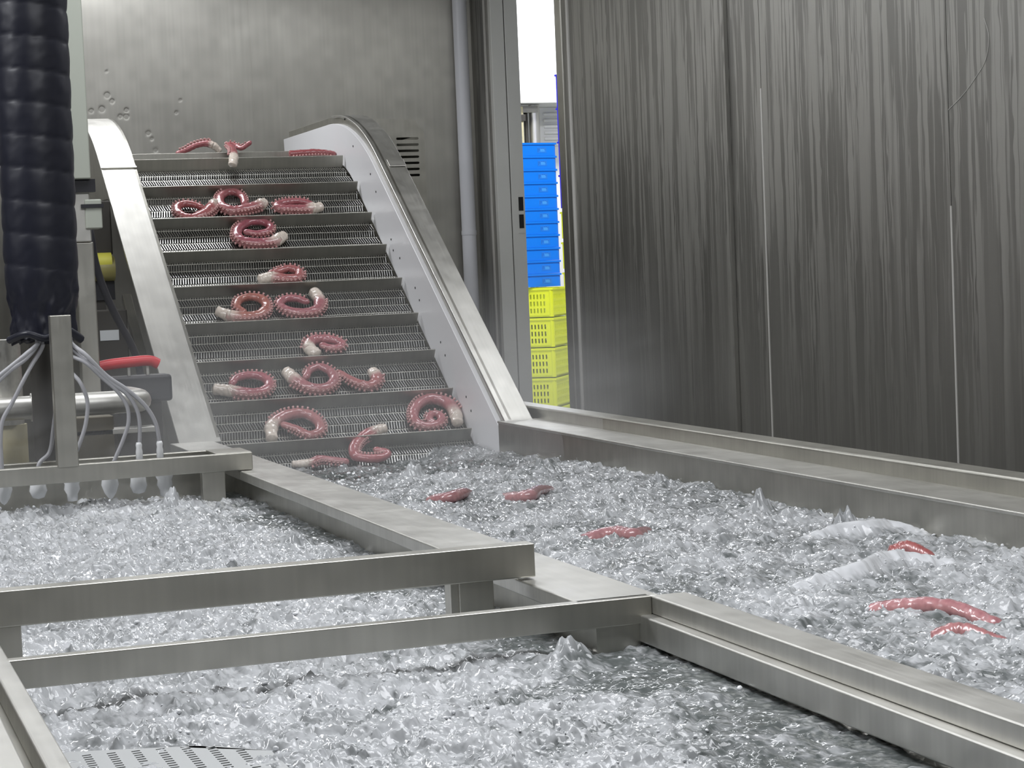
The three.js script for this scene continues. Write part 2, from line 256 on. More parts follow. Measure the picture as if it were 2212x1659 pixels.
function makeWater(tank, name, label, x0, x1, zNear, zFar, cols, k) {
  const zs = [zNear]; while (zs[zs.length - 1] > zFar) zs.push(zs[zs.length - 1] * (1 + k));
  zs[zs.length - 1] = zFar;
  const R = zs.length, C = cols + 1, pos = new Float32Array(R * C * 3), col = new Float32Array(R * C * 3), idx = new Uint32Array((R - 1) * cols * 6);
  for (let j = 0, i = 0; j < R; j++) for (let c = 0; c < C; c++, i++) {
    const x = lerp(x0, x1, c / cols), z = zs[j], h = waterHeight(tank, x, z), f = Math.min(1.35, foam(tank, x, z, h)), g = 0.5 + 0.5 * N3(x * 40, z * 40, 77);
    pos[3 * i] = x; pos[3 * i + 1] = h; pos[3 * i + 2] = z;
    col[3 * i] = lerp(0.090, 0.40 + 0.12 * g, f); col[3 * i + 1] = lerp(0.100, 0.41 + 0.12 * g, f); col[3 * i + 2] = lerp(0.098, 0.42 + 0.125 * g, f);
  }
  for (let j = 0, i = 0; j < R - 1; j++) for (let c = 0; c < cols; c++) { const a = j * C + c, b = a + 1, d = a + C, e = d + 1; idx[i++] = a; idx[i++] = b; idx[i++] = d; idx[i++] = b; idx[i++] = e; idx[i++] = d; }
  const g = new THREE.BufferGeometry(); g.setAttribute('position', new THREE.BufferAttribute(pos, 3)); g.setAttribute('color', new THREE.BufferAttribute(col, 3)); g.setIndex(new THREE.BufferAttribute(idx, 1)); g.computeVertexNormals();
  const w = new THREE.Mesh(g, M.water); w.name = name; w.receiveShadow = w.castShadow = true; scene.add(w); w.userData.kind = 'stuff'; tag(w, label, 'water');
  // bubbles and drops riding on the froth
  const r = rng(tank === 'left' ? 5 : 6), n = 5200, list = [], mx = new THREE.Matrix4(), q = new THREE.Quaternion();
  let k2 = 0; for (let tries = 0; tries < n * 6 && k2 < n; tries++) {
    const z = zNear * Math.pow(zFar / zNear, r()), x = lerp(x0, x1, r()); if (r() > agitation(tank, x, z) * (0.5 + 0.6 * N2(x * 12, z * 9))) continue;
    const s = (0.0007 + 0.0022 * Math.pow(r(), 4)) * Math.sqrt(-z / 2), up = r() < 0.03 ? r() * 0.02 : 0; mx.compose(V(x, waterHeight(tank, x, z) + s * 0.2 + up, z), q.setFromEuler(new THREE.Euler(r() * 3, r() * 3, 0)), V(s * (0.7 + r()), s * 0.8, s * (0.7 + r()))); list.push(mx.clone()); k2++;
  }
  part('bubbles', joined(new THREE.SphereGeometry(1, 7, 5), list), M.drop, w).userData.kind = 'stuff';
  return w;
}
const leftWater = makeWater('left', 'bubbling_water', 'churning grey white water in the left trough under the frames', 0.22, 1.088, -1.55, -5.01, 300, 0.00175);
const rightWater = makeWater('right', 'boiling_water', 'boiling grey white water in the right trough at the conveyor foot', 1.10, 1.99, -1.55, -6.1, 300, 0.0019);
// ------------------------------------------------------------------ conveyor
const TH = 34.5 * Math.PI / 180, sT = Math.sin(TH), cT = Math.cos(TH), PITCH = 0.2135, FL = 0.048;
const ORG = [1.202, -6.444];       // y, z of the belt surface at flight 0
const inc = (s, n) => [ORG[0] + s * sT + n * cT, ORG[1] - s * cT + n * sT];
const S1 = 1.13, R1 = 0.57, S0 = -0.632, R0 = 0.45;
// belt path: returns [y, z, angle]; n is the height above the belt
function belt(s, n = 0) {
  if (s > S1) {
    const c = inc(S1, -R1), a = TH - (s - S1) / R1;
    if (a > 0) return [c[0] + (R1 + n) * Math.cos(a), c[1] + (R1 + n) * Math.sin(a), a];
    return [c[0] + R1 + n, c[1] - (s - S1 - R1 * TH), 0];
  }
  if (s < S0) {
    const c = inc(S0, R0), a = TH - (S0 - s) / R0;
    if (a > 0) return [c[0] - (R0 - n) * Math.cos(a), c[1] - (R0 - n) * Math.sin(a), a];
    return [c[0] - R0 + n, c[1] + (S0 - s - R0 * TH), 0];
  }
  const p = inc(s, n); return [p[0], p[1], TH];
}
// profile of the cheek tops (own, larger bend at the top); height h above the belt on the slope
function cheek(h, yTop, zEnd) {
  const pts = [], c0 = inc(S0, R0);
  for (let i = 12; i >= 0; i--) { const a = TH * (1 - i / 12); pts.push([c0[0] - (R0 - h) * Math.cos(a), c0[1] - (R0 - h) * Math.sin(a)]); }
  // arc tangent to slope line and to y = yTop, tangent length 0.34
  const t = 0.34, sx = (yTop - ORG[0] - h * cT) / sT, R = t / Math.tan(TH / 2), k = inc(sx - t, h), c = [k[0] - R * cT, k[1] - R * sT];
  for (let i = 0; i <= 8; i++) pts.push(inc(lerp(S0, sx - t, (i + 1) / 10), h));
  for (let i = 0; i <= 20; i++) { const a = TH * (1 - i / 20); pts.push([c[0] + R * Math.cos(a), c[1] + R * Math.sin(a)]); }
  pts.push([yTop, zEnd]); return pts;
}
// solid between two (y, z) profiles, from x0 to x1
function slab(top, bottom, x0, x1) {
  const sh = new THREE.Shape([...top.map((p) => new THREE.Vector2(-p[1], p[0])), ...bottom.slice().reverse().map((p) => new THREE.Vector2(-p[1], p[0]))]);
  const g = new THREE.ExtrudeGeometry(sh, { depth: x1 - x0, bevelEnabled: true, bevelThickness: 0.0012, bevelSize: 0.0012, bevelSegments: 1 });
  // shape x = -z, y = y, extrude along +z of the shape: map to world x
  g.applyMatrix4(new THREE.Matrix4().set(0, 0, 1, x0, 0, 1, 0, 0, -1, 0, 0, 0, 0, 0, 0, 1)); return metricUV(g);
}
const cut = (prof, yMin) => prof.filter((p) => p[0] >= yMin);
const beltProfile = (n, s0, s1, k = 60) => Array.from({ length: k + 1 }, (_, i) => belt(lerp(s0, s1, i / k), n).slice(0, 2));
const conveyor = thing('conveyor', 'inclined stainless mesh belt conveyor with cross flights rising from the right trough', 'conveyor');
{
  const t = conveyor, XL = 1.13, XR = 2.0, SE = 2.25;
  const top245 = cheek(0.245, 2.118, -8.45), top200 = cheek(0.200, 2.088, -8.49);
  // right side: white guide strip, steel cheek above it, outward flange
  part('guide_strip', slab(top200, [[0.90, -5.668], ...beltProfile(0.004, S0, SE)], 2.0, 2.014), M.white, t);
  part('cheek_plate', slab([...cheek(0.245, 2.118, -8.45)].filter((p) => p[0] > RIM - 0.005), beltProfile(-0.12, -0.60, SE), 2.0155, 2.024), M.steel, t);
  const flange = (x0, x1, name) => {
    const pr = top245.filter((p) => p[0] >= RIM - 0.004 && p[1] > -8.4);
    const dn = pr.map((p, i) => { const a = pr[Math.max(0, i - 1)], b = pr[Math.min(pr.length - 1, i + 1)], l = Math.hypot(b[0] - a[0], b[1] - a[1]); return [p[0] - 0.006 * -(b[1] - a[1]) / l, p[1] - 0.006 * (b[0] - a[0]) / l]; });
    return part(name, slab(pr, dn, x0, x1), M.rim, t);
  };
  flange(2.003, 2.090, 'side_flange');
  part('flange_lip', bar(V(2.088, ...inc(-0.64, 0.225)), V(2.088, ...inc(0.86, 0.225)), 0.004, 0.04, V(0, cT, sT)), M.steel, t);
  part('joint_strip', bar(V(2.03, ...inc(0.86, 0.250)), V(2.092, ...inc(0.86, 0.250)), 0.045, 0.003, V(0, cT, sT)), M.rim, t);
  // left side: wide flange, black strip filling the gap, rail and cheek
  flange(1.010, 1.130, 'side_flange');
  part('joint_strip', bar(V(1.008, ...inc(0.875, 0.249)), V(1.132, ...inc(0.875, 0.249)), 0.010, 0.002, V(0, cT, sT)), M.steel, t);
  part('cheek_plate', slab(top245.filter((p) => p[0] > RIM), beltProfile(-0.12, -0.55, SE), 1.121, 1.130), M.steel, t);
  part('gap_strip', bar(V(1.075, ...inc(-0.6, 0.205)), V(1.075, ...inc(0.84, 0.205)), 0.006, 0.055, V(0, cT, sT)), M.rubber, t);
  part('side_rail', bar(V(1.06, ...inc(-0.55, 0.150)), V(1.06, ...inc(0.55, 0.150)), 0.02, 0.026, V(0, cT, sT)), M.steel, t);
  // dark sheet painting in the shade below the mesh, and return run
  part('belt_shade_sheet', slab(beltProfile(-0.022, -0.9, SE), beltProfile(-0.034, -0.9, SE), XL, XR), M.grimeAndShade, t);
  part('end_roller', cyl(V(XL, 1.88, -8.45), V(XR, 1.88, -8.45), 0.05), M.steel, t);
  // flights
  for (let k = -3; k <= 8; k++) {
    const s = k * PITCH, [y0, z0, a] = belt(s, 0), g = new THREE.BufferGeometry().copy(new RoundedBoxGeometry(XR - XL - 0.012, FL, 0.004, 2, 0.0015));
    metricUV(g); g.translate(0, FL / 2, 0); g.rotateX(a); g.translate((XL + XR) / 2 - 0.002, y0, z0);
    part('flight', g, M.steel, t);
  }
  // mesh links and cross rods
  const rows = [], P = 0.0427; for (let s = -0.86; s < 2.1; s += P) rows.push(s);
  const nx = 98, link = new THREE.BoxGeometry(0.0026, 0.010, 0.0385), list = [], mx = new THREE.Matrix4(), q = new THREE.Quaternion(), r = rng(8);
  let i = 0; rows.forEach((s, j) => { for (let c = 0; c < nx; c++) { const [y, z, a] = belt(s + P / 2, -0.004); q.setFromEuler(new THREE.Euler(a + 0.08 * (r() - 0.5), 0.16 * (j % 2 ? 1 : -1) + 0.05 * (r() - 0.5), 0, 'XYZ')); mx.compose(V(XL + 0.012 + (c + (j % 2) * 0.5) * 0.0087, y, z), q, V(1, 1, 1)); list.push(mx.clone()); } });
  part('mesh_links', joined(link, list), M.link, t).userData.kind = 'stuff';
  const rods = rows.map((s) => { const [y, z] = belt(s, -0.004); return cyl(V(XL, y, z), V(XR, y, z), 0.0022, 0.0022, 6); });
  const rd = part('cross_rods', mergeGeometries(rods), M.steel, t); rd.userData.kind = 'stuff';
  // screws in the white strip
  for (const [s, n] of [[0.62, 0.05], [0.58, 0.03], [0.50, 0.05], [0.30, 0.06], [0.24, 0.05], [-0.02, 0.06], [-0.08, 0.05], [-0.32, 0.06], [-0.38, 0.05], [0.86, 0.1], [0.95, 0.12], [1.2, 0.09], [1.35, 0.12]]) { const p = inc(s, n + 0.03); part('screw', cyl(V(1.9975, ...p), V(2.001, ...p), 0.004, 0.004, 8), M.slot, t); }
  // legs under the head
  for (const x of [1.16, 1.97]) { part('leg', bar(V(x, 0, -8.2), V(x, 1.86, -8.2), 0.05, 0.05), M.steel, t); part('leg', bar(V(x, 0, -6.95), V(x, 1.42, -6.95), 0.05, 0.05), M.steel, t); }
  part('brace', bar(V(1.035, ...inc(-0.42, -0.02)), V(1.035, ...inc(0.42, 0.02)), 0.03, 0.03, V(0, cT, sT)), M.steel, t);
}
// drive cover behind the head of the conveyor
{
  const t = thing('drive_cover', 'grey steel drive cover with seven louvre slots behind the conveyor head', 'machine cover');
  const outline = (k) => [[2.10 + k, 1.50 + k], [2.443 - k, 1.50 + k], [2.445 - k, 2.060 - k * 0.6], [2.405 - k * 0.6, 2.118 - k], [2.10 + k, 2.13 - k]].map((p) => new THREE.Vector2(...p));
  const shell = new THREE.Shape(outline(0)); shell.holes.push(new THREE.Path(outline(0.003)));
  part('casing', metricUV(new THREE.ExtrudeGeometry(shell, { depth: 0.447, bevelEnabled: false }).translate(0, 0, -8.35)), M.steel, t);
  const face = new THREE.Shape(outline(0));
  for (let i = 0; i < 7; i++) { const y = 2.042 - i * 0.0247, r = 0.005, h = new THREE.Path(); h.moveTo(2.325 + r, y - r); h.lineTo(2.419 - r, y - r); h.absarc(2.419 - r, y, r, -Math.PI / 2, Math.PI / 2, false); h.lineTo(2.325 + r, y + r); h.absarc(2.325 + r, y, r, Math.PI / 2, Math.PI * 1.5, false); face.holes.push(h); }
  part('louvred_front', metricUV(new THREE.ExtrudeGeometry(face, { depth: 0.004, bevelEnabled: false, curveSegments: 6 }).translate(0, 0, -7.903)), M.steel, t);
  part('back_plate', box(2.10, 2.44, 1.50, 2.06, -8.354, -8.35), M.steel, t); part('motor', cyl(V(2.26, 1.9, -8.3), V(2.26, 1.9, -8.0), 0.09), M.rubber, t);
  part('stand', box(2.2, 2.36, 0, 1.5, -8.3, -8.0), M.steel, t);
}

// ------------------------------------------------------------------ octopus arms
const skin = lin(0.36, 0.105, 0.115), pale = lin(0.50, 0.26, 0.255), cream = lin(0.72, 0.63, 0.55);
function octopusArm(label, pts, { r0 = 0.017, r1 = 0.007, up = V(0, cT, sT), side = 1, white = 0.1, tint = [1, 1, 1], flat = 0.92, group = 'octopus arms on the belt', suck = true, name = 'octopus_arm' } = {}) {
  const base = pts[0].clone(), t = thing(name, label, 'octopus arm', base.toArray(), group);
  const c = new THREE.CatmullRomCurve3(pts.map((p) => p.clone().sub(base)), false, 'centripetal'), L = c.getLength(), n = Math.max(40, Math.round(L / 0.0035)), m = 16, seed = pts[0].x * 91 + pts[0].z * 37;
  const rad = (u) => lerp(r0, r1, Math.pow(u, 0.85)) * (1 + 0.07 * N2(u * 7, seed));
  const frame = (u) => { const T = c.getTangentAt(clamp(u)), B = T.clone().cross(up).normalize().multiplyScalar(side), N = up.clone(); return [c.getPointAt(clamp(u)), T, B, N]; };
  const rows = [];
  for (let i = 0; i < 4; i++) rows.push([0, Math.sin((i + 0.4) / 4 * Math.PI / 2), -0.35 * (1 - (i + 0.4) / 4) * r0]);
  for (let i = 0; i <= n; i++) rows.push([i / n, 1, 0]);
  for (let i = 1; i <= 5; i++) rows.push([1, Math.cos(i / 5 * Math.PI / 2), Math.sin(i / 5 * Math.PI / 2) * r1 * 1.2]);
  const nw = 4 + Math.round(n * white);
  function skinPart(a, b, color, nm, grow) {
    const pos = [], col = [], idx = [];
    for (let i = a; i <= b; i++) {
      const [u, k, off] = rows[i], [P, T, B, N] = frame(u), r = rad(u) * k * grow * (white ? 0.80 + 0.20 * sstep(0, white * 0.8, u) : 1);
      for (let j = 0; j < m; j++) {
        const w = j / m * 2 * Math.PI, cb = Math.cos(w), sn = Math.sin(w), bump = 1 + (color ? 0.12 : 0.06) * N3(u * 22, cb * 1.5, sn * 1.5 + seed);
        const q = P.clone().addScaledVector(B, cb * r * bump).addScaledVector(N, sn * r * flat * bump).addScaledVector(T, off); pos.push(q.x, q.y, q.z);
        const mot = 0.5 + 0.5 * N3(q.x * 90 + seed, q.y * 90, q.z * 90), f = color ? 0 : clamp(0.55 * sstep(0.35, 0.95, cb) + 0.25 * (mot - 0.5)), blend = color ? 0 : white ? 0.85 * sstep(0.09, -0.01, u - white + 0.03 * N3(cb * 2, sn * 2, seed)) : 0;
        const base2 = color ? color : { r: lerp(skin.r * tint[0], cream.r, blend), g: lerp(skin.g * tint[1], cream.g, blend), b: lerp(skin.b * tint[2], cream.b, blend) };
        const mix = (x, y) => lerp(x, y, f) * (0.82 + 0.32 * mot); col.push(mix(base2.r, pale.r), mix(base2.g, pale.g), mix(base2.b, pale.b));
      }
    }
    for (let i = 0; i < b - a; i++) for (let j = 0; j < m; j++) { const p = i * m + j, q = i * m + (j + 1) % m; if (side > 0) idx.push(p, p + m, q, q, p + m, q + m); else idx.push(p, q, p + m, q, q + m, p + m); }
    for (const [row, end] of [[0, 0], [b - a, 1]]) { const ce = pos.length / 3; let s = [0, 0, 0]; for (let j = 0; j < m; j++) for (let d = 0; d < 3; d++) s[d] += pos[(row * m + j) * 3 + d] / m; pos.push(...s); col.push(...col.slice(row * m * 3, row * m * 3 + 3)); for (let j = 0; j < m; j++) { const p = row * m + j, q = row * m + (j + 1) % m; if (end ^ (side < 0)) idx.push(p, ce, q); else idx.push(p, q, ce); } }
    const g = new THREE.BufferGeometry(); g.setAttribute('position', new THREE.Float32BufferAttribute(pos, 3)); g.setAttribute('color', new THREE.Float32BufferAttribute(col, 3)); g.setIndex(idx); g.computeVertexNormals();
    return part(nm, g, M.flesh, t);
  }
  const arm = skinPart(Math.max(0, nw - 3), rows.length - 1, null, 'arm', 1);
  if (white > 0) { const w = skinPart(0, nw, cream, 'cut_end', 1.004); w.userData.label = 'pale cut end'; }
  if (suck) {
    const list = [], ns = Math.floor(L * (1 - white) / 0.0125);
    for (let i = 0; i < ns; i++) for (const row of [-1, 1]) {
      const u = white + 0.03 + (1 - white - 0.05) * (i + (row > 0 ? 0.5 : 0)) / ns, [P, T, B, N] = frame(u), r = rad(u), w = row * 0.42 + 0.12, s = 0.0052 * (0.5 + 0.6 * r / r0);
      const d = B.clone().multiplyScalar(Math.cos(w)).addScaledVector(N, Math.sin(w) * flat).normalize();
      const g = new THREE.LatheGeometry([[0, -0.6], [0.75, -0.6], [0.7, 0.2], [1.0, 0.75], [0.85, 1.0], [0.5, 0.85], [0, 0.6]].map((p) => new THREE.Vector2(p[0] * s, p[1] * s)), 8);
      g.applyQuaternion(new THREE.Quaternion().setFromUnitVectors(V(0, 1, 0), d)); g.translate(...P.clone().addScaledVector(d, r * 0.98 + s * 0.5).toArray()); list.push(g);
    }
    if (list.length) { const s = part('suckers', mergeGeometries(list), M.sucker, arm); s.userData.label = 'two rows of pale suckers'; }
  }
  return t;
}
const onBelt = (pts, h = 0.020) => pts.map(([x, s]) => { const [y, z] = inc(s, h); return V(x, y, z); });
const TOPUP = V(0, 0.97, 0.24);
octopusArm('pink octopus arm arching over the top flight, leftmost on the conveyor head', [[1.582, 2.000, -7.80], [1.558, 2.022, -7.80], [1.528, 2.031, -7.80], [1.487, 2.024, -7.80], [1.451, 2.008, -7.80], [1.42, 1.996, -7.80]].map((p) => V(...p)), { up: V(0, 0.3, 0.95), side: 1, r0: 0.016, r1: 0.010, white: 0.25 });
octopusArm('red octopus arm with cream stump hanging over the top flight', [[1.553, 1.925, -7.44], [1.572, 1.955, -7.50], [1.590, 1.995, -7.60], [1.590, 2.015, -7.66], [1.612, 2.010, -7.66], [1.632, 2.000, -7.64], [1.664, 2.018, -7.64]].map((p) => V(...p)), { up: V(0, 0.5, 0.86), side: -1, r0: 0.021, r1: 0.009, white: 0.3 });
octopusArm('straight dark red octopus arm against the white strip at the conveyor head', [[1.815, 1.972, -7.62], [1.868, 1.975, -7.62], [1.909, 1.977, -7.62], [1.95, 1.975, -7.62], [1.985, 1.970, -7.62]].map((p) => V(...p)), { up: V(0, 0.4, 0.91), side: 1, r0: 0.014, r1: 0.012, white: 0, tint: [0.9, 0.75, 0.75] });
const ARMS = [
  ['knotted red octopus arm left of the ring shaped one, second flight row from the top', [[1.442, 0.993], [1.414, 0.946], [1.375, 0.909], [1.33, 0.894], [1.301, 0.926], [1.302, 0.97], [1.333, 0.99], [1.369, 0.979], [1.385, 0.965]], -1, 0.05, [1, 0.95, 0.9]],
  ['ring shaped octopus arm between two flatter ones, second flight row from the top', [[1.624, 0.983], [1.583, 0.958], [1.531, 0.939], [1.488, 0.937], [1.462, 0.974], [1.468, 1.027], [1.498, 1.058], [1.531, 1.059], [1.549, 1.027], [1.548, 0.978]], -1, 0.06, [1, 1.1, 1.1]],
  ['flat folded octopus arm with cream stump, right end of the second flight row', [[1.826, 0.944], [1.769, 0.929], [1.716, 0.932], [1.67, 0.939], [1.665, 0.961], [1.703, 0.979], [1.757, 0.983], [1.788, 0.968]], -1, 0.14, [0.95, 1.0, 1.05]],
  ['dark red coiled octopus arm alone on the third flight row from the top', [[1.647, 0.76], [1.594, 0.721], [1.537, 0.716], [1.49, 0.736], [1.48, 0.779], [1.504, 0.828], [1.548, 0.857], [1.589, 0.853], [1.611, 0.822], [1.594, 0.789], [1.55, 0.779], [1.519, 0.789]], -1, 0.09, [0.92, 0.85, 1.0]],
  ['small flat pink octopus arm with white stump, alone on the fourth flight row', [[1.502, 0.491], [1.547, 0.5], [1.59, 0.488], [1.637, 0.493], [1.649, 0.528], [1.618, 0.551], [1.582, 0.537], [1.554, 0.531]], 1, 0.16, [1, 1.1, 1.0]],
  ['orange pink octopus ring with yellowish stump, left of two in the middle', [[1.322, 0.315], [1.36, 0.286], [1.41, 0.274], [1.461, 0.285], [1.492, 0.328], [1.484, 0.375], [1.447, 0.39], [1.408, 0.374], [1.392, 0.336], [1.407, 0.305]], 1, 0.12, [1.0, 1.15, 0.8]],
  ['purplish octopus curl with upturned white tip, right of two in the middle', [[1.674, 0.404], [1.68, 0.344], [1.655, 0.292], [1.607, 0.281], [1.557, 0.3], [1.539, 0.34], [1.568, 0.369], [1.608, 0.366], [1.631, 0.348]], -1, 0.12, [0.95, 1.05, 1.1]],
  ['octopus arm with glossy white stump facing down, alone on the sixth flight row', [[1.6, 0.045], [1.582, 0.083], [1.596, 0.115], [1.63, 0.127], [1.668, 0.119], [1.697, 0.095], [1.683, 0.074], [1.649, 0.077], [1.632, 0.09]], -1, 0.16, [1, 1.1, 1.15]],
  ['open pink octopus ring, leftmost of three on the seventh flight row', [[1.23, -0.109], [1.279, -0.124], [1.329, -0.143], [1.385, -0.135], [1.411, -0.096], [1.393, -0.059], [1.353, -0.048], [1.313, -0.058], [1.293, -0.084]], 1, 0.16, [1, 0.9, 1]],
  ['big pale pink octopus ring, middle of three on the seventh flight row', [[1.478, -0.039], [1.504, -0.098], [1.538, -0.136], [1.584, -0.141], [1.623, -0.103], [1.622, -0.053], [1.594, -0.025], [1.556, -0.039], [1.537, -0.073]], 1, 0.12, [1, 1.2, 1.2]],
  ['twisted salmon octopus arm, rightmost of three on the seventh flight row', [[1.762, -0.064], [1.765, -0.11], [1.731, -0.142], [1.693, -0.121], [1.663, -0.083], [1.65, -0.064]], -1, 0.12, [1.05, 1.2, 1.1]],
  ['wide open octopus loop with cream stump at lower left of the belt', [[1.358, -0.379], [1.372, -0.315], [1.409, -0.279], [1.455, -0.261], [1.495, -0.268], [1.522, -0.311], [1.516, -0.357], [1.479, -0.373], [1.448, -0.343], [1.413, -0.316]], -1, 0.15, [1.05, 1.3, 1.2]],
  ['tight octopus spiral beside the white strip at lower right of the belt', [[1.967, -0.362], [1.974, -0.313], [1.965, -0.262], [1.94, -0.238], [1.906, -0.231], [1.866, -0.255], [1.838, -0.299], [1.834, -0.348], [1.86, -0.369], [1.9, -0.364], [1.921, -0.338], [1.916, -0.313], [1.895, -0.311], [1.878, -0.337], [1.887, -0.354]], 1, 0.08, [1.05, 1.2, 1.2]],
];
for (const [label, pts, side, white, tint] of ARMS) octopusArm(label, onBelt(pts), { side, white, tint, r0: 0.0235, r1: 0.0125 });
octopusArm('hooked octopus arm with white tip raised just above the water', onBelt([[1.72, -0.376], [1.671, -0.394], [1.624, -0.428], [1.598, -0.464], [1.593, -0.502], [1.63, -0.519], [1.676, -0.518], [1.697, -0.501], [1.669, -0.482]], 0.03), { side: -1, white: 0.12, r0: 0.021, r1: 0.012, tint: [1.05, 0.95, 0.95] });
octopusArm('octopus arm half in the water at the conveyor foot', onBelt([[1.393, -0.517], [1.442, -0.517], [1.482, -0.502], [1.52, -0.513], [1.555, -0.523]], 0.028), { side: 1, white: 0.3, r0: 0.014, r1: 0.012, tint: [1.0, 1.1, 1.1] });
const SWIM = [
  ['dark pink octopus arm bobbing in the boiling water, nearest the divider', [[1.37, 0.978, -4.50], [1.395, 0.992, -4.44], [1.44, 0.994, -4.48], [1.487, 0.980, -4.577]], [0.75, 1.1, 1.15]],
  ['pale octopus arm bobbing in the boiling water in front of the conveyor', [[1.526, 0.980, -4.42], [1.55, 0.994, -4.33], [1.604, 0.994, -4.414], [1.68, 0.978, -4.539]], [1, 1.9, 1.9]],
  ['pink octopus arm under froth in the middle of the boiling trough', [[1.42, 0.976, -3.66], [1.484, 0.988, -3.66], [1.50, 0.990, -3.60], [1.572, 0.978, -3.70]], [1, 1.6, 1.6]],
  ['small red octopus tip between the two white froth ridges', [[1.785, 0.985, -3.11], [1.812, 0.996, -3.10], [1.835, 0.985, -3.07]], [1, 0.9, 0.8]],
  ['bright pink octopus arm drifting in the near right water', [[1.50, 0.975, -2.67], [1.535, 0.991, -2.60], [1.563, 0.993, -2.544], [1.575, 0.982, -2.46]], [1.05, 1.5, 1.5]],
  ['salmon octopus piece floating nearest the right edge of the picture', [[1.445, 0.978, -2.41], [1.48, 0.990, -2.40], [1.515, 0.978, -2.35]], [1.05, 1.5, 1.4]],
  ['dull pink octopus arm beside the divider plate in near water', [[1.255, 0.972, -2.66], [1.28, 0.985, -2.56], [1.285, 0.975, -2.47]], [0.9, 1.7, 1.8]],
];
for (const [label, pts, tint] of SWIM) octopusArm(label, pts.map((p) => V(p[0], p[1] - 0.0165, p[2])), { up: V(0, 1, 0), side: 1, r0: 0.018, r1: 0.013, white: 0, tint, suck: false, group: 'octopus arms in the water' });

// ------------------------------------------------------------------ frames over the left trough
{
  const t = thing('cross_stand', 'thick steel cross bar on stub legs over the near left trough', 'frame');
  part('bar', box(0.10, 1.008, 1.042, 1.092, -2.83, -2.796, 0.002), M.steel, t);
  part('leg', box(0.889, 0.943, 0.52, 1.043, -2.838, -2.80, 0.002), M.steel, t); part('leg', box(0.225, 0.262, 0.52, 1.043, -2.838, -2.80, 0.002), M.steel, t); part('leg_plate', box(0.878, 0.889, 0.8, 1.043, -2.835, -2.805), M.steel, t);
  const f = thing('probe_stand', 'steel frame with upright post carrying the cables, over the far left trough', 'frame');
  part('bar', box(0.10, 1.017, 1.040, 1.082, -4.83, -4.806, 0.002), M.steel, f); part('bar', box(0.10, 0.99, 1.050, 1.082, -4.96, -4.94, 0.002), M.steel, f);
  part('end_plate', box(0.93, 1.017, 1.076, 1.083, -4.95, -4.82, 0.001), M.steel, f);
  part('leg', box(0.893, 0.949, 0.52, 1.042, -4.84, -4.81, 0.002), M.steel, f); part('leg', box(0.23, 0.28, 0.52, 1.042, -4.84, -4.81, 0.002), M.steel, f);
  part('post', box(0.553, 0.602, 1.078, 1.434, -4.836, -4.80, 0.002), M.steel, f);
}
// black wrapped corrugated hose
{
  const t = thing('corrugated_hose', 'thick black corrugated hose hanging at the left, bottom bound in plastic', 'hose', [0.562, 0, -4.99]);
  const n = 340, m = 64, pos = [], idx = [];
  for (let i = 0; i <= n; i++) {
    const y = lerp(1.372, CEILING, i / n);
    for (let j = 0; j < m; j++) {
      const a = j / m * 2 * Math.PI, ring = (y + 0.012 * Math.cos(a) - 1.47) / 0.078, ph = ring - Math.floor(ring), body = sstep(1.44, 1.56, y);
      const rid = Math.pow(Math.abs(Math.sin(ph * Math.PI)), 0.3);
      let r = 0.080 + body * 0.0042 * rid + body * 0.004 - (1 - body) * 0.0; r *= 1 - 0.06 * sstep(1.5, 1.40, y);
      r += (1 - body) * (0.006 * N3(Math.cos(a) * 2, Math.sin(a) * 2, y * 9) + 0.004 * N3(Math.cos(a) * 5, Math.sin(a) * 5 + y * 20, y * 12)) + 0.0008 * N3(Math.cos(a) * 2.2, Math.sin(a) * 2.2, y * 20) + 0.0003 * N3(Math.cos(a) * 7, Math.sin(a) * 7, y * 40);
      const low = i === 0 ? 0.012 * N2(a * 2, 4) : 0; pos.push(Math.cos(a) * r + 0.012 * (y - 1.6), y + low, Math.sin(a) * r);
    }
  }
  for (let i = 0; i < n; i++) for (let j = 0; j < m; j++) { const p = i * m + j, q = i * m + (j + 1) % m; idx.push(p, p + m, q, q, p + m, q + m); }
  const c = pos.length / 3; pos.push(0, 1.40, 0); for (let j = 0; j < m; j++) idx.push(j, (j + 1) % m, c);
  const g = new THREE.BufferGeometry(); g.setAttribute('position', new THREE.Float32BufferAttribute(pos, 3)); g.setIndex(idx); g.computeVertexNormals(); part('hose_body', g, M.hose, t);
  part('plastic_flap', tube([V(-0.09, 1.378, 0.04), V(-0.05, 1.392, 0.085), V(-0.01, 1.38, 0.09), V(0.03, 1.40, 0.09)], 0.009, 30, 8), M.hose, t); part('plastic_flap', tube([V(0.02, 1.41, 0.085), V(0.05, 1.392, 0.075), V(0.078, 1.372, 0.05)], 0.011, 20, 8), M.hose, t);
}
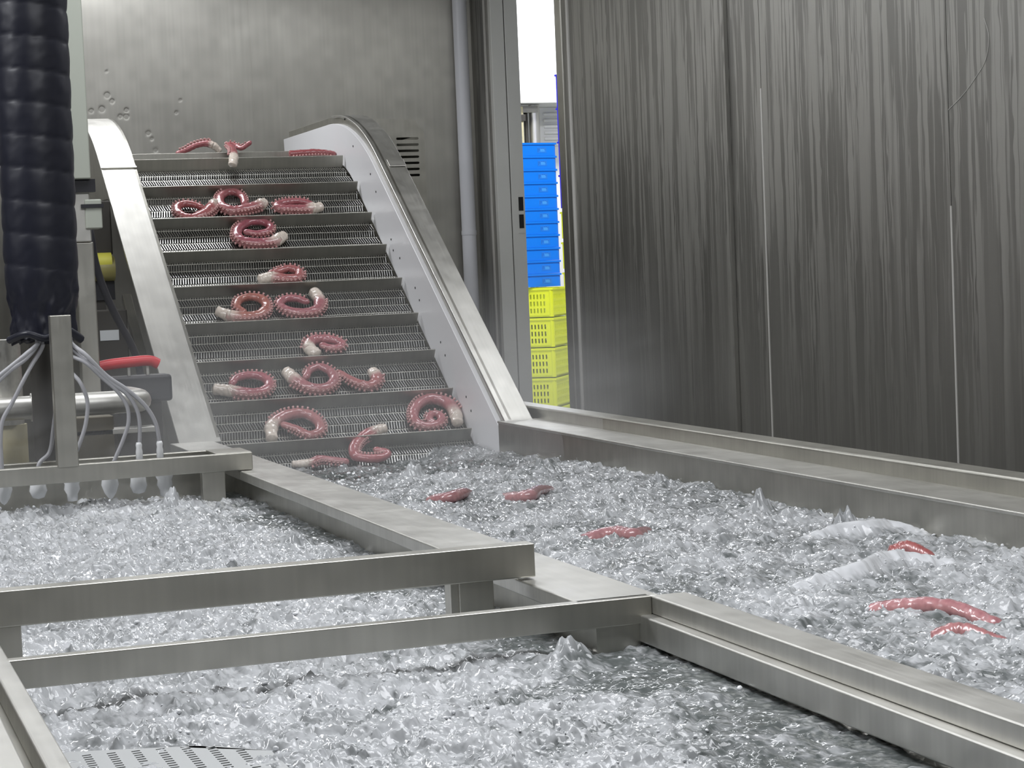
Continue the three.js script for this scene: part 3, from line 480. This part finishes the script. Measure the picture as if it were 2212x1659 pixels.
// cables from the hose to the probes below the frame
{
  const cab = [
    ['outermost grey cable running from the hose off to the left', [[0.538, 1.385], [0.538, 1.372], [0.502, 1.344], [0.47, 1.32], [0.422, 1.285], [0.36, 1.24], [0.33, 1.15], [0.33, 1.06]], 0.0055, null],
    ['lower grey cable running from the hose off to the left', [[0.534, 1.385], [0.534, 1.368], [0.502, 1.334], [0.46, 1.305], [0.421, 1.269], [0.385, 1.22], [0.37, 1.15], [0.37, 1.06]], 0.0055, null],
    ['grey cable bending down left of the post to the leftmost probe', [[0.547, 1.385], [0.547, 1.364], [0.509, 1.309], [0.465, 1.232], [0.441, 1.192], [0.434, 1.151], [0.433, 1.107], [0.433, 1.05]], 0.005, 0],
    ['grey cable mostly hidden behind the upright post', [[0.575, 1.385], [0.575, 1.34], [0.572, 1.257], [0.558, 1.162], [0.545, 1.106], [0.520, 1.084], [0.513, 1.05]], 0.005, 1],
    ['grey cable bowing out just right of the post', [[0.602, 1.385], [0.602, 1.31], [0.626, 1.27], [0.640, 1.227], [0.634, 1.173], [0.615, 1.12], [0.600, 1.085], [0.592, 1.05]], 0.005, 2],
    ['yellowed grey cable, third from the right end of the frame', [[0.605, 1.385], [0.605, 1.342], [0.641, 1.317], [0.677, 1.28], [0.714, 1.242], [0.734, 1.206], [0.735, 1.167], [0.72, 1.126], [0.700, 1.085], [0.682, 1.05]], 0.005, 3],
    ['grey cable with white ferrule, second from the right end', [[0.610, 1.39], [0.612, 1.357], [0.66, 1.307], [0.699, 1.266], [0.736, 1.235], [0.759, 1.188], [0.758, 1.104], [0.750, 1.05]], 0.0052, 4],
    ['grey cable with white ferrule, the rightmost of the bundle', [[0.613, 1.39], [0.613, 1.367], [0.642, 1.336], [0.69, 1.282], [0.739, 1.244], [0.779, 1.203], [0.800, 1.162], [0.807, 1.116], [0.813, 1.05]], 0.0055, 5],
  ];
  for (const [label, pts, r, k] of cab) {
    const t = thing('probe_cable', label, 'cable', [0, 0, -4.885], 'cables hanging from the hose');
    part('cable', tube(pts.map(([x, y], i) => V(x, y, i < 2 ? -0.03 : 0.0 - (x > 0.54 && x < 0.61 && y < 1.34 ? 0.01 : 0))), r, 70, 8), M.cable, t);
    if (k === null) continue;
    const [ex] = pts[pts.length - 1];
    if (k >= 4) part('ferrule', new THREE.LatheGeometry([[0, 0.022], [0.006, 0.022], [0.008, 0.016], [0.007, 0.008], [0.0085, 0.0], [0.0085, -0.02], [0, -0.02]].map((p) => new THREE.Vector2(...p)), 14).translate(k === 5 ? 0.807 : 0.757, 1.096, 0), M.ferrule, t);
    const prof = [[[0, 0.02], [0.018, 0.02], [0.019, 0.006], [0.021, -0.006], [0.014, -0.026], [0.006, -0.038], [0, -0.042]], [[0, 0.02], [0.017, 0.02], [0.019, -0.002], [0.021, -0.012], [0.014, -0.028], [0, -0.032]], [[0, 0.02], [0.020, 0.02], [0.021, 0.008], [0.017, 0.0], [0.019, -0.012], [0.013, -0.024], [0.012, -0.04], [0, -0.042]]][k % 3];
    part('probe', new THREE.LatheGeometry(prof.map((p) => new THREE.Vector2(...p)).reverse(), 24).translate(ex, 1.034 - 0.002 * k, 0.01), M.ferrule, t);
  }
}
// pipework and clutter behind the left trough
{
  const t = thing('steam_pipe', 'horizontal polished steel pipe with rounded elbow at the left', 'pipe');
  part('pipe_run', tube([V(0.0, 1.197, -5.25), V(0.4, 1.197, -5.25), V(0.74, 1.197, -5.25), V(0.815, 1.196, -5.28), V(0.838, 1.193, -5.35), V(0.84, 1.19, -5.6)], 0.030, 60, 18), M.rim, t); part('flange_ring', cyl(V(0.545, 1.197, -5.25), V(0.560, 1.197, -5.25), 0.036), M.rim, t); part('support', cyl(V(0.3, 0, -5.25), V(0.3, 1.17, -5.25), 0.012), M.steel, t);
  const a = thing('upright_pipe', 'bright vertical steel pipe at the left edge below the hose', 'pipe', [0.495, 0, -5.36]); part('pipe', cyl(V(0, 1.15, 0), V(0, 1.37, 0), 0.044), M.rim, a); part('lower_pipe', cyl(V(0.01, 0, 0), V(0.01, 1.15, 0), 0.040), M.olive, a);
  const b = thing('dark_upright_pipe', 'dark grey vertical pipe behind the post', 'pipe', [0.562, 0, -5.12]); part('pipe', cyl(V(0, 0, 0), V(0, 1.40, 0), 0.027), M.grimeAndShade, b);
  const o = thing('valve_block', 'yellowed steel block behind the cables', 'machine part', [0.71, 0, -5.33]); part('block', box(-0.05, 0.05, 0, 1.16, -0.03, 0.03, 0.004), M.brownish, o); part('cap', box(-0.06, 0.16, 1.11, 1.125, -0.035, 0.03, 0.002), M.rim, o);
  const c = thing('hanging_column', 'grey green square column hanging behind the black hose', 'column', [0.725, 0, -5.62]); part('shaft', box(-0.05, 0.047, 1.79, CEILING, -0.05, 0.05, 0.004), M.column, c); part('clamp', box(0.03, 0.075, 1.655, 1.735, -0.05, 0.03, 0.004), M.column, c); part('inner_rod', box(0.0, 0.045, 1.62, 1.80, -0.03, 0.02, 0.004), M.rim, c); part('strap', box(0.02, 0.08, 1.712, 1.722, 0.0, 0.034), M.rubber, c); part('lower_tube', box(0.0, 0.05, 0, 1.62, -0.04, 0.01, 0.004), M.steel, c); part('strap', box(-0.01, 0.06, 1.755, 1.79, 0.0, 0.034), M.rubber, c);
  const h = thing('black_hose', 'slim black hose curving down left of the conveyor', 'hose'); part('hose', tube([V(0.795, 1.72, -5.92), V(0.808, 1.65, -5.9), V(0.815, 1.581, -5.9), V(0.828, 1.52, -5.9), V(0.851, 1.451, -5.9), V(0.881, 1.381, -5.9), V(0.906, 1.329, -5.9), V(0.925, 1.27, -5.9), V(0.94, 1.1, -5.9)], 0.011, 60, 10), M.rubber, h);
  const r = thing('red_handled_tool', 'red handled dark tool box wedged left of the conveyor', 'tool box', [0.845, 0, -5.66]); part('handle', tube([V(-0.092, 1.245, 0.02), V(-0.085, 1.268, 0.02), V(-0.06, 1.277, 0.02), V(0.02, 1.284, 0.02), V(0.075, 1.284, 0.02), V(0.095, 1.274, 0.02)], 0.0155, 50, 10), M.red, r); part('body', box(-0.04, 0.13, 1.17, 1.245, -0.05, 0.03, 0.01), M.rubber, r); for (const x of [0.01, 0.062]) part('hinge', box(x, x + 0.008, 1.242, 1.275, 0.0, 0.012, 0.001), M.rim, r); part('stand', box(-0.02, 0.10, 0, 1.19, -0.04, 0.01), M.grimeAndShade, r);
  const y = thing('gear_motor', 'dark gear motor with yellow band under the conveyor', 'motor', [0.945, 0, -6.82]); part('motor_body', cyl(V(-0.06, 1.555, 0), V(0.06, 1.555, 0), 0.042), M.brass, y); part('band', cyl(V(-0.05, 1.578, 0.012), V(0.05, 1.578, 0.012), 0.030), M.tape, y); part('bracket', box(-0.05, 0.06, 1.45, 1.52, -0.05, 0.0), M.rubber, y); part('motor_shell', box(-0.07, 0.06, 1.60, 1.78, -0.06, 0.0, 0.006), M.grimeAndShade, y); part('pedestal', box(-0.03, 0.03, 0, 1.45, -0.05, -0.01), M.grimeAndShade, y);
  const s = thing('control_box', 'small dark box with white label left of the conveyor', 'control box', [0.94, 0, -6.60]); part('box', box(-0.06, 0.06, 1.20, 1.42, -0.05, 0.05, 0.005), M.grimeAndShade, s); part('label', box(-0.03, 0.03, 1.322, 1.355, 0.05, 0.053), M.paper, s); part('pedestal', box(-0.02, 0.02, 0, 1.2, -0.02, 0.02), M.grimeAndShade, s);
  const w = thing('corner_pipe', 'white plastic drain pipe standing in the back corner', 'pipe', [2.932, 0, -8.845]); part('pipe', cyl(V(0, 0, 0), V(0, CEILING, 0), 0.033), M.pvc, w); part('collar', cyl(V(0, 1.66, 0), V(0, 1.68, 0), 0.035), M.pvc, w);
}

// ------------------------------------------------------------------ crates in the hall
const ORD = ['topmost', 'second', 'third', 'fourth', 'fifth', 'sixth', 'seventh', 'eighth', 'ninth', 'tenth', 'lowest'];
function slottedCrate(mat, w, d, h) {        // open crate with slotted sides, base at y = 0, front along +z
  const g = new THREE.Group(), t = 0.012;
  const side = (L, nm) => {
    const sh = new THREE.Shape([[-L / 2, 0], [L / 2, 0], [L / 2, h], [-L / 2, h]].map((p) => new THREE.Vector2(...p)));
    const cols = Math.floor((L - 0.08) / 0.026); for (let r = 0; r < 3; r++) for (let c = 0; c < cols; c++) { const x = -L / 2 + 0.045 + c * 0.026, y = 0.03 + r * (h - 0.06) / 3; const p = new THREE.Path(); p.moveTo(x, y); p.lineTo(x + 0.012, y); p.lineTo(x + 0.012, y + (h - 0.06) / 3 - 0.018); p.lineTo(x, y + (h - 0.06) / 3 - 0.018); p.closePath(); sh.holes.push(p); }
    return new THREE.ExtrudeGeometry(sh, { depth: t, bevelEnabled: false });
  };
  const a = side(w), b = side(d);
  part('side_wall', a.clone().translate(0, 0, d / 2 - t), mat, g); part('side_wall', a.clone().translate(0, 0, -d / 2), mat, g);
  part('side_wall', b.clone().rotateY(Math.PI / 2).translate(w / 2 - t, 0, 0), mat, g); part('side_wall', b.clone().rotateY(Math.PI / 2).translate(-w / 2, 0, 0), mat, g);
  part('bottom', box(-w / 2, w / 2, 0, 0.012, -d / 2, d / 2), mat, g);
  const rim = [box(-w / 2 - 0.008, w / 2 + 0.008, h - 0.016, h - 0.001, d / 2, d / 2 + 0.008), box(-w / 2 - 0.008, w / 2 + 0.008, h - 0.016, h - 0.001, -d / 2 - 0.008, -d / 2), box(w / 2, w / 2 + 0.008, h - 0.016, h - 0.001, -d / 2, d / 2), box(-w / 2 - 0.008, -w / 2, h - 0.016, h - 0.001, -d / 2, d / 2)];
  part('rim', mergeGeometries(rim), mat, g);
  for (const [x, z] of [[1, 1], [1, -1], [-1, 1], [-1, -1]]) part('corner_post', cyl(V(x * (w / 2 - 0.012), 0, z * (d / 2 - 0.012)), V(x * (w / 2 - 0.012), h - 0.002, z * (d / 2 - 0.012)), 0.018, 0.018, 10), mat, g);
  return g;
}
function solidTray(mat, w, d, h) {
  const g = new THREE.Group(), t = 0.01;
  const outline = (a, b, r) => { const s = new THREE.Shape(); s.moveTo(-a + r, -b); s.lineTo(a - r, -b); s.quadraticCurveTo(a, -b, a, -b + r); s.lineTo(a, b - r); s.quadraticCurveTo(a, b, a - r, b); s.lineTo(-a + r, b); s.quadraticCurveTo(-a, b, -a, b - r); s.lineTo(-a, -b + r); s.quadraticCurveTo(-a, -b, -a + r, -b); return s; };
  const ring = (a, b, y0, y1, grow) => { const o = outline(a / 2 + grow, b / 2 + grow, 0.035); o.holes.push(outline(a / 2 - t, b / 2 - t, 0.03)); const e = new THREE.ExtrudeGeometry(o, { depth: y1 - y0, bevelEnabled: false, curveSegments: 6 }); e.rotateX(-Math.PI / 2); e.translate(0, y0, 0); return e; };
  part('wall', ring(w, d, 0, h - 0.015, 0), mat, g); part('rim', ring(w, d, h - 0.015, h - 0.001, 0.008), mat, g); part('bottom', box(-w / 2 + 0.008, w / 2 - 0.008, 0, 0.01, -d / 2 + 0.008, d / 2 - 0.008), mat, g);
  return g;
}
function stack(proto, name, labels, category, group, at, turn, h) {
  labels.forEach((label, i) => { const c = proto.clone(); c.name = numbered(name); c.position.set(at[0], at[1] + h * (labels.length - 1 - i), at[2]); c.rotation.y = turn; scene.add(c); tag(c, label, category, group); });
}
{
  const H = 0.2167, yel = slottedCrate(M.yellow, 0.40, 0.52, H), TURN = -0.62;
  const place = ['topmost crate of the yellow stack right under the blue trays', 'second yellow crate down in the front stack by the door', 'third yellow crate down in the front stack by the door', 'fourth yellow crate down in the front stack by the door', 'fifth yellow crate down in the front stack, behind the tank rail', 'lowest yellow crate of the front stack, on the hall floor'];
  stack(yel, 'yellow_crate', place, 'crate', 'yellow crates in the front stack', [5.29, 0.0, -14.42], TURN, H + 0.0085);
  const tray = solidTray(M.blue, 0.38, 0.46, 0.0975);
  { // pale print on the side of each tray
    const cv = document.createElement('canvas'); cv.width = 128; cv.height = 64; const x = cv.getContext('2d'); x.fillStyle = '#1c77d8'; x.fillRect(0, 0, 128, 64); x.fillStyle = '#3f93e0'; x.fillRect(44, 16, 60, 34); x.fillStyle = '#0b3f93'; for (const [a, b] of [[12, 18], [12, 32], [12, 46], [28, 18], [28, 32], [60, 12], [84, 12], [104, 20]]) { x.beginPath(); x.arc(a, b, 4, 0, 7); x.fill(); }
    const tx = new THREE.CanvasTexture(cv); tx.colorSpace = THREE.SRGBColorSpace; const g = new THREE.BoxGeometry(0.08, 0.04, 0.001); g.translate(0.06, 0.042, 0.2305); part('print', g, new THREE.MeshStandardMaterial({ map: tx, roughness: 0.4 }), tray);
  }
  stack(tray, 'blue_tray', ORD.map((o, i) => (i === 0 ? 'topmost of the sky blue trays standing on the yellow crates' : i === 10 ? 'lowest sky blue tray, resting on the top yellow crate' : `${o} sky blue tray from the top of the stack`)), 'tray', 'blue trays on the yellow crates', [5.20, 6 * (H + 0.0085) + 0.0, -14.40], 0.18, 0.0975);
  const um = slottedCrate(M.ultramarine, 0.40, 0.52, 0.27);
  stack(yel, 'yellow_crate', ['topmost yellow crate of the far stack, below the dark blue crates', 'second yellow crate of the far stack, seen as a sliver by the door', 'third yellow crate down in the far stack behind the door', 'fourth yellow crate down in the far stack behind the door', 'fifth yellow crate down in the far stack behind the door', 'sixth yellow crate down in the far stack behind the door', 'seventh yellow crate down in the far stack behind the door', 'lowest yellow crate of the far stack on the hall floor'], 'crate', 'yellow crates in the far stack', [6.165, 0, -15.2], 0.3, 0.246);
  stack(um, 'dark_blue_crate', ['topmost dark blue crate beside the door edge', 'second dark blue crate from the top, beside the door edge', 'third dark blue crate from the top, beside the door edge', 'lowest dark blue crate, on top of the far yellow stack'], 'crate', 'dark blue crates on the far yellow stack', [6.165, 8 * 0.246, -15.2], 0.3, 0.2705);
}
{ // white cold-store unit and pipe frame high in the hall
  const t = thing('wall_unit', 'white bulkhead box across the upper hall above the crates', 'wall unit'); part('casing', box(4.6, 8.2, 2.99, 4.98, -17.6, -16.95, 0.01), M.paint, t); part('edge_trim', box(4.6, 8.2, 2.955, 2.99, -17.6, -16.93, 0.004), M.jamb, t); 
  const c = thing('hall_column', 'yellowed square column under the white bulkhead', 'column', [6.16, 0, -17.05]); part('shaft', box(-0.05, 0.03, 0, 2.93, -0.05, 0.05), M.olive, c); part('cap_plate', box(-0.06, 0.05, 2.80, 2.86, -0.06, 0.06, 0.004), M.grimeAndShade, c);
  const s = thing('steel_column', 'shiny steel column beside the yellowed one in the hall', 'column', [6.33, 0, -17.1]); part('shaft', cyl(V(0, 0, 0), V(0, 2.95, 0), 0.05), M.rim, s); part('bracket', box(-0.14, 0.02, 2.88, 2.94, -0.03, 0.06, 0.005), M.steel, s); part('dark_pipe', cyl(V(-0.08, 0, 0.0), V(-0.08, 2.9, 0.0), 0.018), M.grimeAndShade, s);
  const l = thing('louvre_panel', 'white panel with moulded ribs on the far hall wall', 'panel', [6.62, 0, -17.4]); part('sheet', box(-0.2, 0.5, 0, 2.95, -0.02, 0.0), M.paint, l); for (let i = 0; i < 6; i++) part('rib', box(-0.09, 0.06, 2.60 + i * 0.055, 2.625 + i * 0.055, -0.002, 0.02, 0.006), M.paint, l);
}
// ------------------------------------------------------------------ steam drifting off the boiling water
{
  const st = [tileNoise(81, 5, 4), tileNoise(82, 11, 8), tileNoise(83, 26, 18)];
  const veil = dataTexture(256, 256, (x, y) => {      // wisps, thinning out at the borders of the veil
    const u = x / 255, v = y / 255, f = 0.5 * st[0](u, v) + 0.32 * st[1](u, v) + 0.18 * st[2](u, v), e = sstep(0, 0.25, u) * sstep(1, 0.75, u) * sstep(1.0, 0.15, v + 0.25 * (f - 0.5)) * sstep(-0.02, 0.06, v) * sstep(1.0, 0.75, v);
    const a = e * (0.52 + 0.25 * (f - 0.5)); return [a, a, a];
  });
  veil.wrapS = veil.wrapT = THREE.ClampToEdgeWrapping;
  const steam = (label, a, b, y0, y1, alpha, seed) => {
    const g = new THREE.PlaneGeometry(1, 1, 48, 24), p = g.attributes.position;
    for (let i = 0; i < p.count; i++) { const u = p.getX(i) + 0.5, v = p.getY(i) + 0.5, bulge = 0.06 * N3(u * 2.5, v * 2, seed) + 0.02 * N3(u * 6, v * 5, seed + 9); p.setXYZ(i, lerp(a[0], b[0], u) + bulge * 0.5, lerp(y0, y1, v), lerp(a[1], b[1], u) + bulge); }
    g.computeVertexNormals();
    const m = new THREE.Mesh(g, new THREE.MeshPhysicalMaterial({ color: lin(0.92, 0.93, 0.95), roughness: 1, transmission: 0.5, specularIntensity: 0, transparent: true, opacity: alpha, alphaMap: veil, side: THREE.DoubleSide, depthWrite: false }));
    m.name = numbered('steam'); m.userData.kind = 'stuff'; tag(m, label, 'steam'); scene.add(m);
  };
  steam('veil of steam rising in front of the conveyor foot', [0.55, -5.35], [2.55, -5.25], 0.955, 1.60, 0.40, 1);
  steam('veil of steam drifting between the tank and the door', [2.12, -6.95], [2.97, -6.6], 0.70, 1.50, 0.42, 2);
  steam('second veil of steam in the walkway, nearer the door jamb', [2.15, -7.4], [2.97, -7.05], 0.70, 1.46, 0.42, 5);
  steam('thin steam over the pipes behind the probe frame', [0.15, -5.06], [1.05, -5.06], 0.96, 1.36, 0.40, 3);
}
renderer.render(scene, camera);
